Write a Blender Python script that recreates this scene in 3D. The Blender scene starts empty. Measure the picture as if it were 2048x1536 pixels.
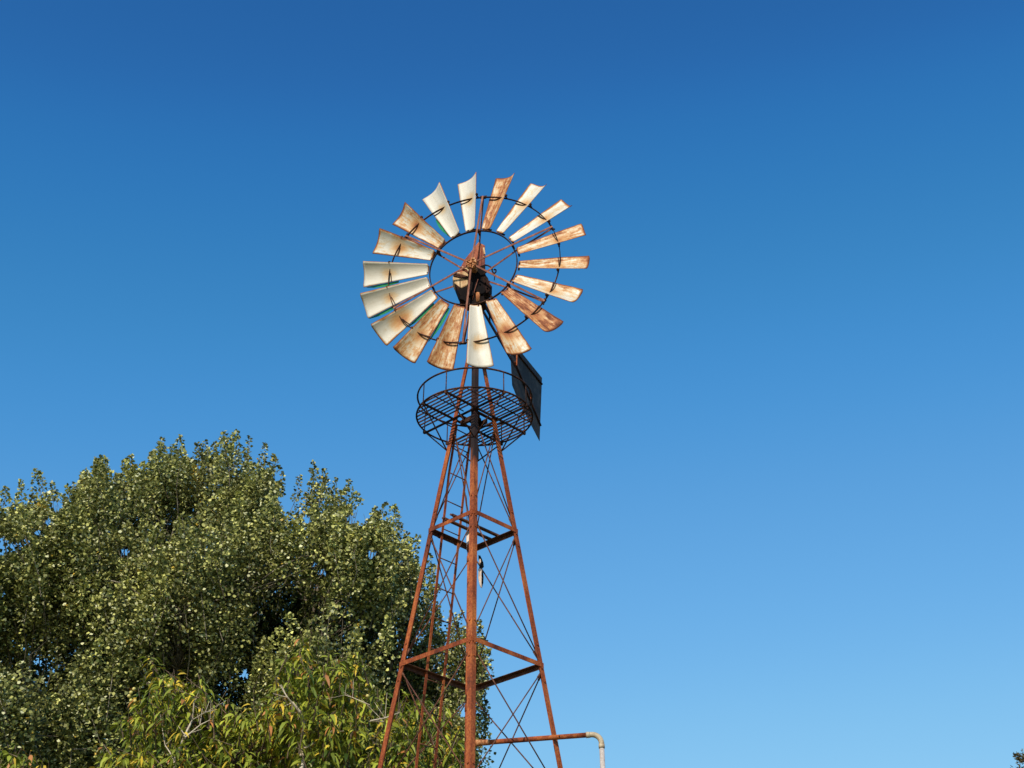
import bpy, bmesh, math
import numpy as np
from mathutils import Vector, Matrix

SC = bpy.context.scene
COL = SC.collection
PI = math.pi

# ------------------------------------------------------------------ camera
CAM_POS = np.array([0.0, -13.0, 1.6])
FPX, PITCH, ROLL, YAW = 2962.6, 0.55099, -0.0036, 0.02934   # focal length in pixels of a 2048 wide picture


def cam_basis():
    f = np.array([math.sin(YAW) * math.cos(PITCH), math.cos(YAW) * math.cos(PITCH), math.sin(PITCH)])
    rt = np.array([math.cos(YAW), -math.sin(YAW), 0.0])
    up = np.cross(rt, f)
    return f, rt * math.cos(ROLL) + up * math.sin(ROLL), -rt * math.sin(ROLL) + up * math.cos(ROLL)


CF, CR, CU = cam_basis()
cam_data = bpy.data.cameras.new('camera')
cam_data.sensor_width = 36
cam_data.lens = FPX / 2048 * 36
cam_data.clip_start = 0.1
cam_data.clip_end = 3000
cam = bpy.data.objects.new('camera', cam_data)
COL.objects.link(cam)
m = Matrix.Identity(4)
for i in range(3):
    m[i][0], m[i][1], m[i][2], m[i][3] = CR[i], CU[i], -CF[i], CAM_POS[i]
cam.matrix_world = m
SC.camera = cam


def at(x, y, Y):
    """The point of the plane Y = const seen at pixel x, y of the 2048 wide photograph."""
    k = CF + CR * (x - 1024) / FPX - CU * (y - 768) / FPX
    return CAM_POS + k * ((Y - CAM_POS[1]) / k[1])


# ------------------------------------------------------------------ light
SUN_AZ = math.radians(17)      # degrees west of the direction from the tower back to the camera
SUN_EL = math.radians(35.5)
sun_dir = Vector((-math.sin(SUN_AZ) * math.cos(SUN_EL), -math.cos(SUN_AZ) * math.cos(SUN_EL), math.sin(SUN_EL)))
w = bpy.data.worlds.new('World')
SC.world = w
w.use_nodes = True
nt = w.node_tree
bg = nt.nodes['Background']
sky = nt.nodes.new('ShaderNodeTexSky')
sky.sky_type = 'NISHITA'
sky.sun_disc = False
sky.sun_elevation = SUN_EL
sky.sun_rotation = math.atan2(sun_dir.x, sun_dir.y)
sky.altitude = 200
sky.air_density = 1.0
sky.dust_density = 0.2
sky.ozone_density = 2.0
# tone of the sky, channel by channel: (sky texture x 0.12) -> wanted radiance
SKY_CURVE = (((0.070, 0.015), (0.0846, 0.0212), (0.0940, 0.0273), (0.1076, 0.0409), (0.1283, 0.0666), (0.1536, 0.107), (0.1915, 0.156), (0.2482, 0.238), (0.46, 0.45)),
             ((0.120, 0.095), (0.1462, 0.1288), (0.1619, 0.1746), (0.1850, 0.227), (0.2197, 0.2918), (0.2616, 0.3564), (0.3228, 0.4397), (0.4113, 0.552), (0.67, 0.74)),
             ((0.230, 0.300), (0.2743, 0.3864), (0.3021, 0.4735), (0.3410, 0.5395), (0.3970, 0.6514), (0.4620, 0.7231), (0.5527, 0.807), (0.6725, 0.8714), (0.88, 0.95)))
sep = nt.nodes.new('ShaderNodeSeparateColor')
comb = nt.nodes.new('ShaderNodeCombineColor')
nt.links.new(sky.outputs[0], sep.inputs[0])
for i in range(3):
    mu = nt.nodes.new('ShaderNodeMath'); mu.operation = 'MULTIPLY'; mu.inputs[1].default_value = 0.12
    fc = nt.nodes.new('ShaderNodeFloatCurve')
    cv = fc.mapping.curves[0]
    cv.points[0].location = (0, 0); cv.points[1].location = (1, 1)
    for x_, y_ in SKY_CURVE[i]:
        cv.points.new(x_, y_)
    fc.mapping.update()
    dv_ = nt.nodes.new('ShaderNodeMath'); dv_.operation = 'DIVIDE'; dv_.inputs[1].default_value = 0.12
    nt.links.new(sep.outputs[i], mu.inputs[0]); nt.links.new(mu.outputs[0], fc.inputs['Value']); nt.links.new(fc.outputs[0], dv_.inputs[0]); nt.links.new(dv_.outputs[0], comb.inputs[i])
nt.links.new(comb.outputs[0], bg.inputs[0])
bg.inputs[1].default_value = 0.12
sd = bpy.data.lights.new('sun', 'SUN')
sd.energy = 4.6
sd.angle = math.radians(0.5)
sd.color = (1.0, 0.89, 0.72)
so = bpy.data.objects.new('sun', sd)
COL.objects.link(so)
so.rotation_euler = sun_dir.to_track_quat('Z', 'Y').to_euler()
SC.view_settings.view_transform = 'Standard'
SC.view_settings.look = 'None'
SC.view_settings.exposure = 0
SC.view_settings.gamma = 1


# ------------------------------------------------------------------ materials
def mat(name):
    m = bpy.data.materials.new(name)
    m.use_nodes = True
    return m, m.node_tree.nodes, m.node_tree.links, m.node_tree.nodes['Principled BSDF']


def ramp(N, stops):
    r = N.new('ShaderNodeValToRGB')
    e = r.color_ramp.elements
    while len(e) < len(stops):
        e.new(0.5)
    for q, (p, c) in zip(e, stops):
        q.position = p
        q.color = (*c, 1)
    return r


def rust_mat(name, a, b, c, scale=9, rough=0.75, metal=0.0, spec=0.18):
    m, N, L, P = mat(name)
    tc = N.new('ShaderNodeTexCoord')
    mp = N.new('ShaderNodeMapping'); mp.inputs['Scale'].default_value = (1, 1, 0.35)
    L.new(tc.outputs['Object'], mp.inputs[0])
    n1 = N.new('ShaderNodeTexNoise'); n1.inputs['Scale'].default_value = scale; n1.inputs['Detail'].default_value = 8; n1.inputs['Roughness'].default_value = 0.65
    n2 = N.new('ShaderNodeTexNoise'); n2.inputs['Scale'].default_value = scale * 9; n2.inputs['Detail'].default_value = 5
    L.new(mp.outputs[0], n1.inputs[0]); L.new(tc.outputs['Object'], n2.inputs[0])
    mx = N.new('ShaderNodeMix'); mx.data_type = 'FLOAT'; mx.inputs[0].default_value = 0.35
    L.new(n1.outputs[0], mx.inputs[2]); L.new(n2.outputs[0], mx.inputs[3])
    r = ramp(N, [(0.37, a), (0.5, b), (0.63, c)])
    L.new(mx.outputs[0], r.inputs[0]); L.new(r.outputs[0], P.inputs['Base Color'])
    P.inputs['Roughness'].default_value = rough
    P.inputs['Metallic'].default_value = metal
    P.inputs['Specular IOR Level'].default_value = spec
    bp = N.new('ShaderNodeBump'); bp.inputs['Strength'].default_value = 0.35; bp.inputs['Distance'].default_value = 0.004
    L.new(n2.outputs[0], bp.inputs['Height']); L.new(bp.outputs[0], P.inputs['Normal'])
    return m


RUST = rust_mat('rusty_steel', (0.085, 0.024, 0.013), (0.25, 0.058, 0.020), (0.44, 0.135, 0.038), 6)
ROD = rust_mat('dark_rusty_rod', (0.05, 0.025, 0.018), (0.11, 0.042, 0.026), (0.20, 0.09, 0.05), 14)
DARK = rust_mat('dark_weathered_iron', (0.009, 0.006, 0.006), (0.030, 0.015, 0.012), (0.14, 0.055, 0.030), 7, 0.75, 0, 0.12)
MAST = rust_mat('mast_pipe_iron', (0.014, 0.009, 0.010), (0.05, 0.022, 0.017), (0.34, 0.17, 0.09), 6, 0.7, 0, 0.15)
HOOD = rust_mat('red_brown_painted_iron', (0.10, 0.024, 0.016), (0.24, 0.055, 0.028), (0.42, 0.14, 0.06), 9, 0.6)
HUBM = rust_mat('ochre_rusty_casting', (0.12, 0.035, 0.015), (0.38, 0.14, 0.05), (0.7, 0.42, 0.22), 40)
GEAR_SHADE = rust_mat('black_casting_with_painted_shade', (0.004, 0.003, 0.004), (0.009, 0.006, 0.006), (0.06, 0.022, 0.014), 9, 0.8, 0, 0.08)  # near-black colour stands in for shade under the hood and behind the hub
SPOKE = rust_mat('spoke_iron', (0.10, 0.035, 0.022), (0.20, 0.068, 0.040), (0.36, 0.17, 0.12), 16, 0.7, 0, 0.2)
CREAM = rust_mat('cream_painted_iron', (0.26, 0.09, 0.035), (0.52, 0.34, 0.17), (0.70, 0.56, 0.37), 16, 0.6)
VANE = rust_mat('dark_grey_sheet_iron', (0.030, 0.030, 0.033), (0.048, 0.046, 0.048), (0.11, 0.10, 0.096), 1.6, 0.75, 0, 0.15)


def shade_painted_rust():  # dark colour up the front leg paints in wheel and platform shadow, plus oil
    m = rust_mat('rust_with_painted_shade_and_oil', (0.10, 0.028, 0.013), (0.26, 0.062, 0.020), (0.44, 0.14, 0.036), 6, 0.75, 0, 0.25)
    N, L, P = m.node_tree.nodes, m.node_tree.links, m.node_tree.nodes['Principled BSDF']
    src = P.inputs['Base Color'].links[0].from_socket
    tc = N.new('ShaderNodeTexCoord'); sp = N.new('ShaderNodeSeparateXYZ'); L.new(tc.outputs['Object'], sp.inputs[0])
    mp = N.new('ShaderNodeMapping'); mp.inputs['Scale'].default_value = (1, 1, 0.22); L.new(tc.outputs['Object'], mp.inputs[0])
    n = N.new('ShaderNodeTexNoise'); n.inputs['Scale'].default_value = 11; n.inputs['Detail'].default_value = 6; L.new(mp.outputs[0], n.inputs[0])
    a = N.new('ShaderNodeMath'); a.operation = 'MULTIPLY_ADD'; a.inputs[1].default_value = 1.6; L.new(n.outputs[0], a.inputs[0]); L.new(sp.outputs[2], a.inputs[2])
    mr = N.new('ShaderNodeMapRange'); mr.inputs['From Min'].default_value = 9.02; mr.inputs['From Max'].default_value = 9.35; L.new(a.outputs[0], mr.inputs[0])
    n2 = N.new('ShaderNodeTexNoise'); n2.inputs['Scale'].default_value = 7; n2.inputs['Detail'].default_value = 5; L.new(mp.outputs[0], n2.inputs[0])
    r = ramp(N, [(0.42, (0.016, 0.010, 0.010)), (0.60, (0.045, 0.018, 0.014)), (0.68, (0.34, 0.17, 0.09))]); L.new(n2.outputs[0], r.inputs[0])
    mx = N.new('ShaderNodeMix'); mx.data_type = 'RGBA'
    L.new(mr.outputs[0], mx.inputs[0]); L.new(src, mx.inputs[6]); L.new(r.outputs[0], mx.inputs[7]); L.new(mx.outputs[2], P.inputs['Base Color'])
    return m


SHADE_RUST = shade_painted_rust()
WOOD = rust_mat('pale_weathered_wood', (0.5, 0.36, 0.28), (0.75, 0.62, 0.54), (0.85, 0.76, 0.68), 20)
PVC = rust_mat('weathered_grey_plastic_pipe', (0.34, 0.28, 0.24), (0.50, 0.45, 0.43), (0.60, 0.57, 0.56), 7, 0.5)
ELBOW = rust_mat('tan_plastic_elbow', (0.30, 0.21, 0.13), (0.44, 0.36, 0.25), (0.55, 0.48, 0.36), 12, 0.5)
GREEN = rust_mat('old_green_paint', (0.02, 0.19, 0.07), (0.03, 0.27, 0.12), (0.04, 0.30, 0.16), 30, 0.6)
CLOTH = rust_mat('torn_pale_cloth', (0.32, 0.23, 0.18), (0.58, 0.47, 0.40), (0.72, 0.62, 0.55), 30, 0.9)
BLACKC = rust_mat('black_rubber_tie', (0.01, 0.01, 0.012), (0.02, 0.018, 0.018), (0.05, 0.04, 0.04), 30, 0.8)


def blade_mat():
    m, N, L, P = mat('cream_enamel_with_rust')

    def math_(op, a, b=None, c=None, clamp=False):
        n = N.new('ShaderNodeMath'); n.operation = op; n.use_clamp = clamp
        for i, v in enumerate((a, b, c)):
            if v is None:
                continue
            if isinstance(v, (int, float)):
                n.inputs[i].default_value = v
            else:
                L.new(v, n.inputs[i])
        return n.outputs[0]
    tc = N.new('ShaderNodeTexCoord'); oi = N.new('ShaderNodeObjectInfo')
    sp = N.new('ShaderNodeSeparateXYZ'); L.new(tc.outputs['UV'], sp.inputs[0])
    sc = N.new('ShaderNodeSeparateColor'); L.new(oi.outputs['Color'], sc.inputs[0])
    rust, seed, mid = sc.outputs[0], sc.outputs[1], sc.outputs[2]
    u, v = sp.outputs[0], sp.outputs[1]
    vec = N.new('ShaderNodeCombineXYZ')
    L.new(math_('MULTIPLY', u, 0.42), vec.inputs[0]); L.new(v, vec.inputs[1]); L.new(math_('MULTIPLY', seed, 37.0), vec.inputs[2])

    def noise(scale, detail=6, rough=0.6, stretch=None):
        n = N.new('ShaderNodeTexNoise'); n.inputs['Scale'].default_value = scale; n.inputs['Detail'].default_value = detail; n.inputs['Roughness'].default_value = rough
        if stretch:
            mp = N.new('ShaderNodeMapping'); mp.inputs['Scale'].default_value = stretch
            L.new(vec.outputs[0], mp.inputs[0]); L.new(mp.outputs[0], n.inputs[0])
        else:
            L.new(vec.outputs[0], n.inputs[0])
        return n.outputs[0]
    nb = noise(4.5, 5, 0.6); nm = noise(13, 8, 0.78); nf = noise(38, 5, 0.7); ns = noise(6, 5, 0.6, (3.5, 0.6, 1))
    # distance to the nearest edge, wobbling
    eu = math_('MINIMUM', u, math_('SUBTRACT', 1.0, u))
    ev = math_('MINIMUM', v, math_('SUBTRACT', 1.0, v))
    e = math_('MINIMUM', math_('MULTIPLY', eu, 0.40), ev)
    edge = math_('SUBTRACT', 1.0, math_('DIVIDE', e, math_('ADD', 0.004, math_('MULTIPLY', math_('MULTIPLY', math_('POWER', noise(3.2, 4, 0.6), 3.0), math_('MULTIPLY', nm, 2.0)), math_('ADD', 0.04, math_('MULTIPLY', rust, 0.36))))), clamp=True)
    # stain where the hoop passes through the sheet
    du = math_('MULTIPLY', math_('SUBTRACT', u, 0.47), 0.9); dv = math_('SUBTRACT', v, 0.60)
    dd = math_('SQRT', math_('ADD', math_('MULTIPLY', du, du), math_('MULTIPLY', math_('MULTIPLY', dv, dv), 5.0)))
    st = math_('SUBTRACT', 1.0, math_('MULTIPLY', dd, math_('DIVIDE', 2.3, math_('ADD', 0.55, math_('MULTIPLY', mid, 1.2)))), clamp=True)
    st = math_('MULTIPLY', st, math_('ADD', 0.25, math_('MULTIPLY', nb, 1.25)))
    st = math_('MULTIPLY', st, math_('ADD', 0.22, mid))
    # mottling all over
    mo = math_('ADD', math_('MULTIPLY', nb, 0.34), math_('ADD', math_('MULTIPLY', nm, 0.46), math_('MULTIPLY', ns, 0.42)))
    mo = math_('SUBTRACT', mo, math_('SUBTRACT', 0.84, math_('MULTIPLY', rust, 0.41)))
    mo = math_('MULTIPLY', mo, 4.5, clamp=True)
    mo = math_('MULTIPLY', mo, math_('MULTIPLY', math_('ADD', 0.10, math_('MULTIPLY', rust, 0.80)), math_('ADD', 0.35, math_('MULTIPLY', noise(7.5, 6, 0.7, (1.6, 1.0, 1)), 1.2))), clamp=True)
    tot = math_('MAXIMUM', math_('MAXIMUM', math_('MULTIPLY', st, 0.9), mo), math_('MULTIPLY', edge, math_('ADD', 0.75, math_('MULTIPLY', rust, 0.4))))
    tot = math_('ADD', tot, math_('ADD', math_('MULTIPLY', math_('SUBTRACT', nf, 0.5), 0.24), math_('MULTIPLY', math_('SUBTRACT', ns, 0.42), 0.35)), clamp=True)
    r = ramp(N, [(0.02, (0.61, 0.57, 0.49)), (0.12, (0.54, 0.49, 0.40)), (0.22, (0.57, 0.44, 0.28)), (0.44, (0.50, 0.26, 0.095)), (0.70, (0.33, 0.105, 0.030)), (0.98, (0.12, 0.032, 0.013))])
    L.new(tot, r.inputs[0]); L.new(r.outputs[0], P.inputs['Base Color'])
    rr = math_('ADD', 0.42, math_('MULTIPLY', tot, 0.4)); L.new(rr, P.inputs['Roughness'])
    bp = N.new('ShaderNodeBump'); bp.inputs['Strength'].default_value = 0.3; bp.inputs['Distance'].default_value = 0.006
    L.new(math_('ADD', nb, math_('MULTIPLY', nm, 0.3)), bp.inputs['Height']); L.new(bp.outputs[0], P.inputs['Normal'])
    return m


BLADE = blade_mat()


def leaf_mat(name, trans, rough, spec):
    m, N, L, P = mat(name)
    a = N.new('ShaderNodeAttribute'); a.attribute_name = 'leaf_tint'
    L.new(a.outputs['Color'], P.inputs['Base Color'])
    P.inputs['Roughness'].default_value = rough
    P.inputs['Specular IOR Level'].default_value = spec
    tr = N.new('ShaderNodeBsdfTranslucent'); L.new(a.outputs['Color'], tr.inputs[0])
    mx = N.new('ShaderNodeMixShader'); mx.inputs[0].default_value = trans
    out = N['Material Output']
    L.new(P.outputs[0], mx.inputs[1]); L.new(tr.outputs[0], mx.inputs[2]); L.new(mx.outputs[0], out.inputs[0])
    return m


LEAF_P = leaf_mat('poplar_leaf', 0.10, 0.5, 0.25)
LEAF_W = leaf_mat('broad_leaf', 0.15, 0.5, 0.3)
LEAF_C = leaf_mat('dark_needles', 0.05, 0.7, 0.2)
BARK = rust_mat('pale_grey_bark', (0.14, 0.12, 0.09), (0.34, 0.29, 0.22), (0.52, 0.46, 0.36), 12, 0.85)
BARKP = rust_mat('grey_brown_poplar_bark', (0.05, 0.042, 0.03), (0.13, 0.11, 0.08), (0.42, 0.37, 0.29), 5, 0.9)
BARKD = rust_mat('brown_bark', (0.06, 0.045, 0.03), (0.13, 0.09, 0.06), (0.22, 0.17, 0.12), 12, 0.9)


# ------------------------------------------------------------------ mesh helpers
def V(*a):
    return Vector(a)


class MB:
    """Collects tubes, bars and plates into one mesh."""

    def __init__(self):
        self.bm = bmesh.new()

    def ring_pts(self, c, a, b, ra, rb, n, ph=0):
        return [self.bm.verts.new(c + a * ra * math.cos(ph + 2 * PI * i / n) + b * rb * math.sin(ph + 2 * PI * i / n)) for i in range(n)]

    def loft(self, rings, closed=False, cap=True, smooth=True):
        bm = self.bm
        k = len(rings)
        for i in range(k if closed else k - 1):
            A, B = rings[i], rings[(i + 1) % k]
            n = len(A)
            for j in range(n):
                f = bm.faces.new((A[j], A[(j + 1) % n], B[(j + 1) % n], B[j]))
                f.smooth = smooth
        if cap and not closed:
            bm.faces.new(rings[0][::-1]); bm.faces.new(rings[-1])
        return self

    def tube(self, pts, r, n=8, closed=False, cap=True, ref=None):
        pts = [Vector(p) for p in pts]
        rs = r if isinstance(r, (list, tuple)) else [r] * len(pts)
        rings = []
        prev = None
        k = len(pts)
        for i, p in enumerate(pts):
            if closed:
                t = pts[(i + 1) % k] - pts[i - 1]
            else:
                t = pts[min(i + 1, k - 1)] - pts[max(i - 1, 0)]
            t.normalize()
            if prev is None:
                a = t.orthogonal() if ref is None else (Vector(ref) - t * t.dot(Vector(ref)))
            else:
                a = prev - t * t.dot(prev)
            a.normalize()
            prev = a
            rings.append(self.ring_pts(p, a, t.cross(a), rs[i], rs[i], n))
        return self.loft(rings, closed, cap, n > 4)

    def bar(self, p, q, wx, wy, xdir):
        """A rectangular bar from p to q, wx wide along xdir, wy the other way."""
        p, q = Vector(p), Vector(q)
        t = (q - p).normalized()
        a = Vector(xdir); a = (a - t * t.dot(a)).normalized()
        b = t.cross(a)
        rings = [[self.bm.verts.new(c + a * sx * wx / 2 + b * sy * wy / 2) for sx, sy in ((-1, -1), (1, -1), (1, 1), (-1, 1))] for c in (p, q)]
        return self.loft(rings, smooth=False)

    def angle(self, p, q, w_, th, d1, d2):
        """An L shaped angle iron from p to q, flanges w_ long along d1 and d2."""
        p, q = Vector(p), Vector(q)
        t = (q - p).normalized()
        a = Vector(d1); a = (a - t * t.dot(a)).normalized()
        b = Vector(d2); b = (b - t * t.dot(b)).normalized()
        prof = [(0, 0), (w_, 0), (w_, th), (th, th), (th, w_), (0, w_)]
        rings = [[self.bm.verts.new(c + a * x + b * y) for x, y in prof] for c in (p, q)]
        return self.loft(rings, smooth=False)

    def prism(self, poly, off, d):
        """A plate with the outline poly (3D points), pushed along d from -off to +off."""
        d = Vector(d)
        A = [self.bm.verts.new(Vector(p) - d * off) for p in poly]
        B = [self.bm.verts.new(Vector(p) + d * off) for p in poly]
        return self.loft([A, B], smooth=False)

    def ball(self, c, r, sx=1, sy=1, sz=1, seg=10):
        g = bmesh.ops.create_uvsphere(self.bm, u_segments=seg, v_segments=max(5, seg // 2 + 1), radius=r)
        for v in g['verts']:
            v.co = Vector((v.co.x * sx, v.co.y * sy, v.co.z * sz)) + Vector(c)
            for f in v.link_faces:
                f.smooth = True
        return self

    def build(self, name, m, parent=None, bevel=0):
        bm = self.bm
        bmesh.ops.recalc_face_normals(bm, faces=bm.faces)
        me = bpy.data.meshes.new(name)
        bm.to_mesh(me)
        bm.free()
        me.materials.append(m)
        o = bpy.data.objects.new(name, me)
        COL.objects.link(o)
        if parent:
            o.parent = parent
            o.matrix_parent_inverse = Matrix.Translation(-world_loc(parent))
        if bevel:
            b = o.modifiers.new('bevel', 'BEVEL'); b.width = bevel; b.segments = 2; b.limit_method = 'ANGLE'
        return o


_loc = {}


def world_loc(o):
    return _loc.get(o.name, Vector((0, 0, 0)))


def empty(name, loc, parent=None):
    o = bpy.data.objects.new(name, None)
    COL.objects.link(o)
    o.empty_display_size = 0.1
    _loc[o.name] = Vector(loc)
    if parent:
        o.parent = parent
        o.location = Vector(loc) - world_loc(parent)
    else:
        o.location = loc
    return o


def tag(o, label=None, cat=None, group=None, kind=None):
    if label: o['label'] = label
    if cat: o['category'] = cat
    if group: o['group'] = group
    if kind: o['kind'] = kind
    return o


# ------------------------------------------------------------------ ground
def ground():
    bm = bmesh.new()
    n = 40
    rng = np.random.default_rng(3)
    g = []
    for i in range(n + 1):
        row = []
        for j in range(n + 1):
            x = math.copysign(abs(i / n * 2 - 1) ** 2.2, i / n * 2 - 1) * 900
            y = math.copysign(abs(j / n * 2 - 1) ** 2.2, j / n * 2 - 1) * 900
            row.append(bm.verts.new((x, y, -0.02 + 0.0 * rng.random())))
        g.append(row)
    for i in range(n):
        for j in range(n):
            bm.faces.new((g[i][j], g[i + 1][j], g[i + 1][j + 1], g[i][j + 1]))
    me = bpy.data.meshes.new('ground'); bm.to_mesh(me); bm.free()
    m, N, L, P = mat('dry_grass_and_soil')
    tc = N.new('ShaderNodeTexCoord')
    n1 = N.new('ShaderNodeTexNoise'); n1.inputs['Scale'].default_value = 0.4; n1.inputs['Detail'].default_value = 12; n1.inputs['Roughness'].default_value = 0.7
    L.new(tc.outputs['Object'], n1.inputs[0])
    r = ramp(N, [(0.35, (0.05, 0.07, 0.02)), (0.5, (0.11, 0.11, 0.04)), (0.65, (0.20, 0.15, 0.08))])
    L.new(n1.outputs[0], r.inputs[0]); L.new(r.outputs[0], P.inputs['Base Color'])
    P.inputs['Roughness'].default_value = 0.95
    me.materials.append(m)
    o = bpy.data.objects.new('ground', me); COL.objects.link(o); o['kind'] = 'structure'


ground()

# ------------------------------------------------------------------ windmill
ZA, ZB, ZP = 7.909, 6.5416, 9.19
KD = 0.1692


def dz(z):
    """Half diagonal of the square tower at height z."""
    return 0.4298 + KD * (ZA - z)


CORN = [V(-1, 0, 0), V(0, -1, 0), V(1, 0, 0), V(0, 1, 0)]      # west, front, east, back


def leg_at(k, z):
    return CORN[k] * dz(z) + V(0, 0, z)


mill = empty('windmill', (0, 0, 0))
tag(mill, 'tall rusty farm windmill with eighteen cream and rust blades on a lattice tower', 'windmill')

ZTOP = 10.22
for k in range(4):
    a = CORN[(k + 1) % 4] - CORN[k]; b = CORN[k - 1] - CORN[k]
    mb = MB()
    zs_ = 8.50 if k == 1 else ZP + 0.02
    mb.angle(leg_at(k, 0), leg_at(k, zs_), 0.054, 0.006, a, b)
    # bolt heads at the joints
    for z in (ZA, ZB, 5.17, 3.8, 2.4, 1.0):
        for dirv in (a, b):
            dn = dirv.normalized()
            outn = V(dn.y, -dn.x, 0)
            if outn.dot(CORN[k]) < 0:
                outn = -outn
            for s in (-0.03, 0.03, -0.16, 0.2):
                p = leg_at(k, z + s) + dn * 0.028
                mb.tube([p, p + outn * 0.011], 0.009, 6)
    mb.build('leg', SHADE_RUST if k == 1 else RUST, mill)
    mb = MB()
    mb.angle(leg_at(k, zs_), leg_at(k, ZTOP), 0.050 if k == 1 else 0.046, 0.006, a, b)
    mb.build('leg_top', SHADE_RUST if k == 1 else RUST, mill)

GIRTS = [ZA, ZB, 5.17, 3.8, 2.4, 1.0]
for gi, z in enumerate(GIRTS):
    for k in range(4):
        p, q = leg_at(k, z), leg_at((k + 1) % 4, z)
        out = (p + q); out.z = 0; out.normalize()
        t = (q - p).normalized()
        mb = MB()
        # a little in front of the leg flanges: outer flange upright, other flange flat and inward
        mb.angle(p + out * 0.010 + t * 0.004 + V(0, 0, 0.021), q + out * 0.010 - t * 0.004 + V(0, 0, 0.021), 0.042, 0.006, V(0, 0, -1), -out)
        mb.bar(p - out * 0.030 + t * 0.05 + V(0, 0, 0.0185), q - out * 0.030 - t * 0.05 + V(0, 0, 0.0185), 0.018, 0.004, out)  # strip added to widen the flat flange and deepen the shade below it
        mb.build('girt', RUST if k < 2 else ROD, mill)  # darker rust on the back girts stands in for shade on their inner faces

# guide bars across the tower at the upper girts
for fr in (0.38, 0.56):
    p = leg_at(0, ZA).lerp(leg_at(1, ZA), fr); q = leg_at(3, ZA).lerp(leg_at(2, ZA), fr)
    t = (q - p).normalized()
    mb = MB()
    mb.angle(p - t * 0.02 + V(0, 0, 0.026), q + t * 0.02 + V(0, 0, 0.026), 0.036, 0.006, V(0, 0, 1), V(t.y, -t.x, 0))
    for e, s in ((p, -1), (q, 1)):
        c = e + t * s * 0.02 + V(0, 0, 0.045)
        mb.tube([c, c + t * s * 0.022], 0.012, 6)
    mb.build('guide_bar', ROD, mill)  # darker rust stands in for the shaded underside of the bars

# crossed tie rods, two on every face of every panel
LEV = [ZP - 0.08] + GIRTS
for i in range(len(LEV) - 1):
    zt, zb = LEV[i], LEV[i + 1]
    for k in range(4):
        k2 = (k + 1) % 4
        out = (CORN[k] + CORN[k2]).normalized()
        for ci, (ka, kb) in enumerate(((k, k2), (k2, k))):
            inn = -out * (0.012 + 0.012 * ci)
            side = (CORN[kb] - CORN[ka]).normalized()
            p = leg_at(ka, zt - 0.07) + inn + side * 0.028
            q = leg_at(kb, zb + 0.075) + inn - side * 0.028
            d = (q - p).normalized()
            r = 0.0062
            mb = MB()
            mb.tube([p, q], r, 6)
            mb.tube([p - d * 0.01, p + d * 0.07], 0.011, 6)
            mb.tube([q - d * 0.085, q + d * 0.01], 0.011, 6)
            mb.build('tie_rod', ROD, mill)

# ladder on the back-west face
lad = empty('ladder', (-0.5, 0.5, 0), mill)
e_ = V(1, 1, 0).normalized()


def face_pt(u, z, off=0.02):
    m_ = (leg_at(0, z) + leg_at(3, z)) / 2
    return m_ + e_ * u + V(-1, 1, 0).normalized() * -off


ul, ur = -0.145, 0.08
zs = [0, 2, 4, 6, 7, 8, 8.55, 9.1]
for uu, flare in ((ul, 0.03), (ur, 0.01)):
    mb = MB()
    pts = [face_pt(uu + (flare if z > 8.7 else 0), z) for z in zs]
    for a, b in zip(pts[:-1], pts[1:]):
        mb.bar(a, b, 0.026, 0.008, e_)
    mb.build('rail', RUST, lad)
z = 8.575
while z > 0.2:
    MB().tube([face_pt(ul, z), face_pt(ur, z)], 0.0062, 6).build('rung', ROD, lad)
    z -= 0.298
z = 8.575 + 0.298
MB().tube([face_pt(ul + .01, z), face_pt(ur, z)], 0.0062, 6).build('rung', ROD, lad)
for z in (ZA, ZB, 5.17):
    for u in (ul, ur):
        mb = MB()
        mb.bar(face_pt(u - 0.016, z, -0.012), face_pt(u + 0.016, z, -0.012), 0.03, 0.03, V(0, 0, 1))
        mb.build('bracket', RUST, lad)

# ---- platform
plat = empty('platform', (0, 0, ZP), mill)
RP = 0.589
HRZ = 0.226


def circ(r, z, n=72, a0=0, a1=2 * PI, full=True):
    return [V(r * math.cos(a0 + (a1 - a0) * i / n), r * math.sin(a0 + (a1 - a0) * i / n), z) for i in range(n if full else n + 1)]


MB().tube(circ(RP, ZP), 0.0095, 6, closed=True).build('platform_hoop', DARK, plat)
MB().tube(circ(RP - 0.004, ZP + HRZ), 0.0095, 6, closed=True).build('handrail', DARK, plat)
S = V(1, -1, 0).normalized()      # along the slats
Cc = V(1, 1, 0).normalized()      # across the slats
dP = dz(ZP) / math.sqrt(2)
# image space "c" is measured towards east-back
mb = MB()
c = -0.94
rs_ = np.random.default_rng(5)
while c < 0.95:
    cc = c * RP
    h = math.sqrt(RP * RP - cc * cc)
    s0 = -h
    if -0.35 < c < 0.37:
        s0 = 0.27 * RP
    zz = ZP + 0.004
    jit = rs_.normal(0, 0.002)
    mb.bar(Cc * (cc + jit) + S * s0 + V(0, 0, zz), Cc * (cc - jit) + S * h + V(0, 0, zz), 0.015, 0.007, V(0, 0, 1))
    c += 0.0815
mb.build('grating', DARK, plat)
for s in (dP / RP + 0.02, -dP / RP - 0.02):
    h = math.sqrt(1 - s * s) * RP
    MB().bar(S * s * RP - Cc * h + V(0, 0, ZP - 0.014), S * s * RP + Cc * h + V(0, 0, ZP - 0.014), 0.018, 0.018, V(0, 0, 1)).build('platform_beam', DARK, plat)
    MB().bar(Cc * s * RP - S * h + V(0, 0, ZP - 0.032), Cc * s * RP + S * h + V(0, 0, ZP - 0.032), 0.018, 0.016, V(0, 0, 1)).build('platform_beam', DARK, plat)
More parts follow.
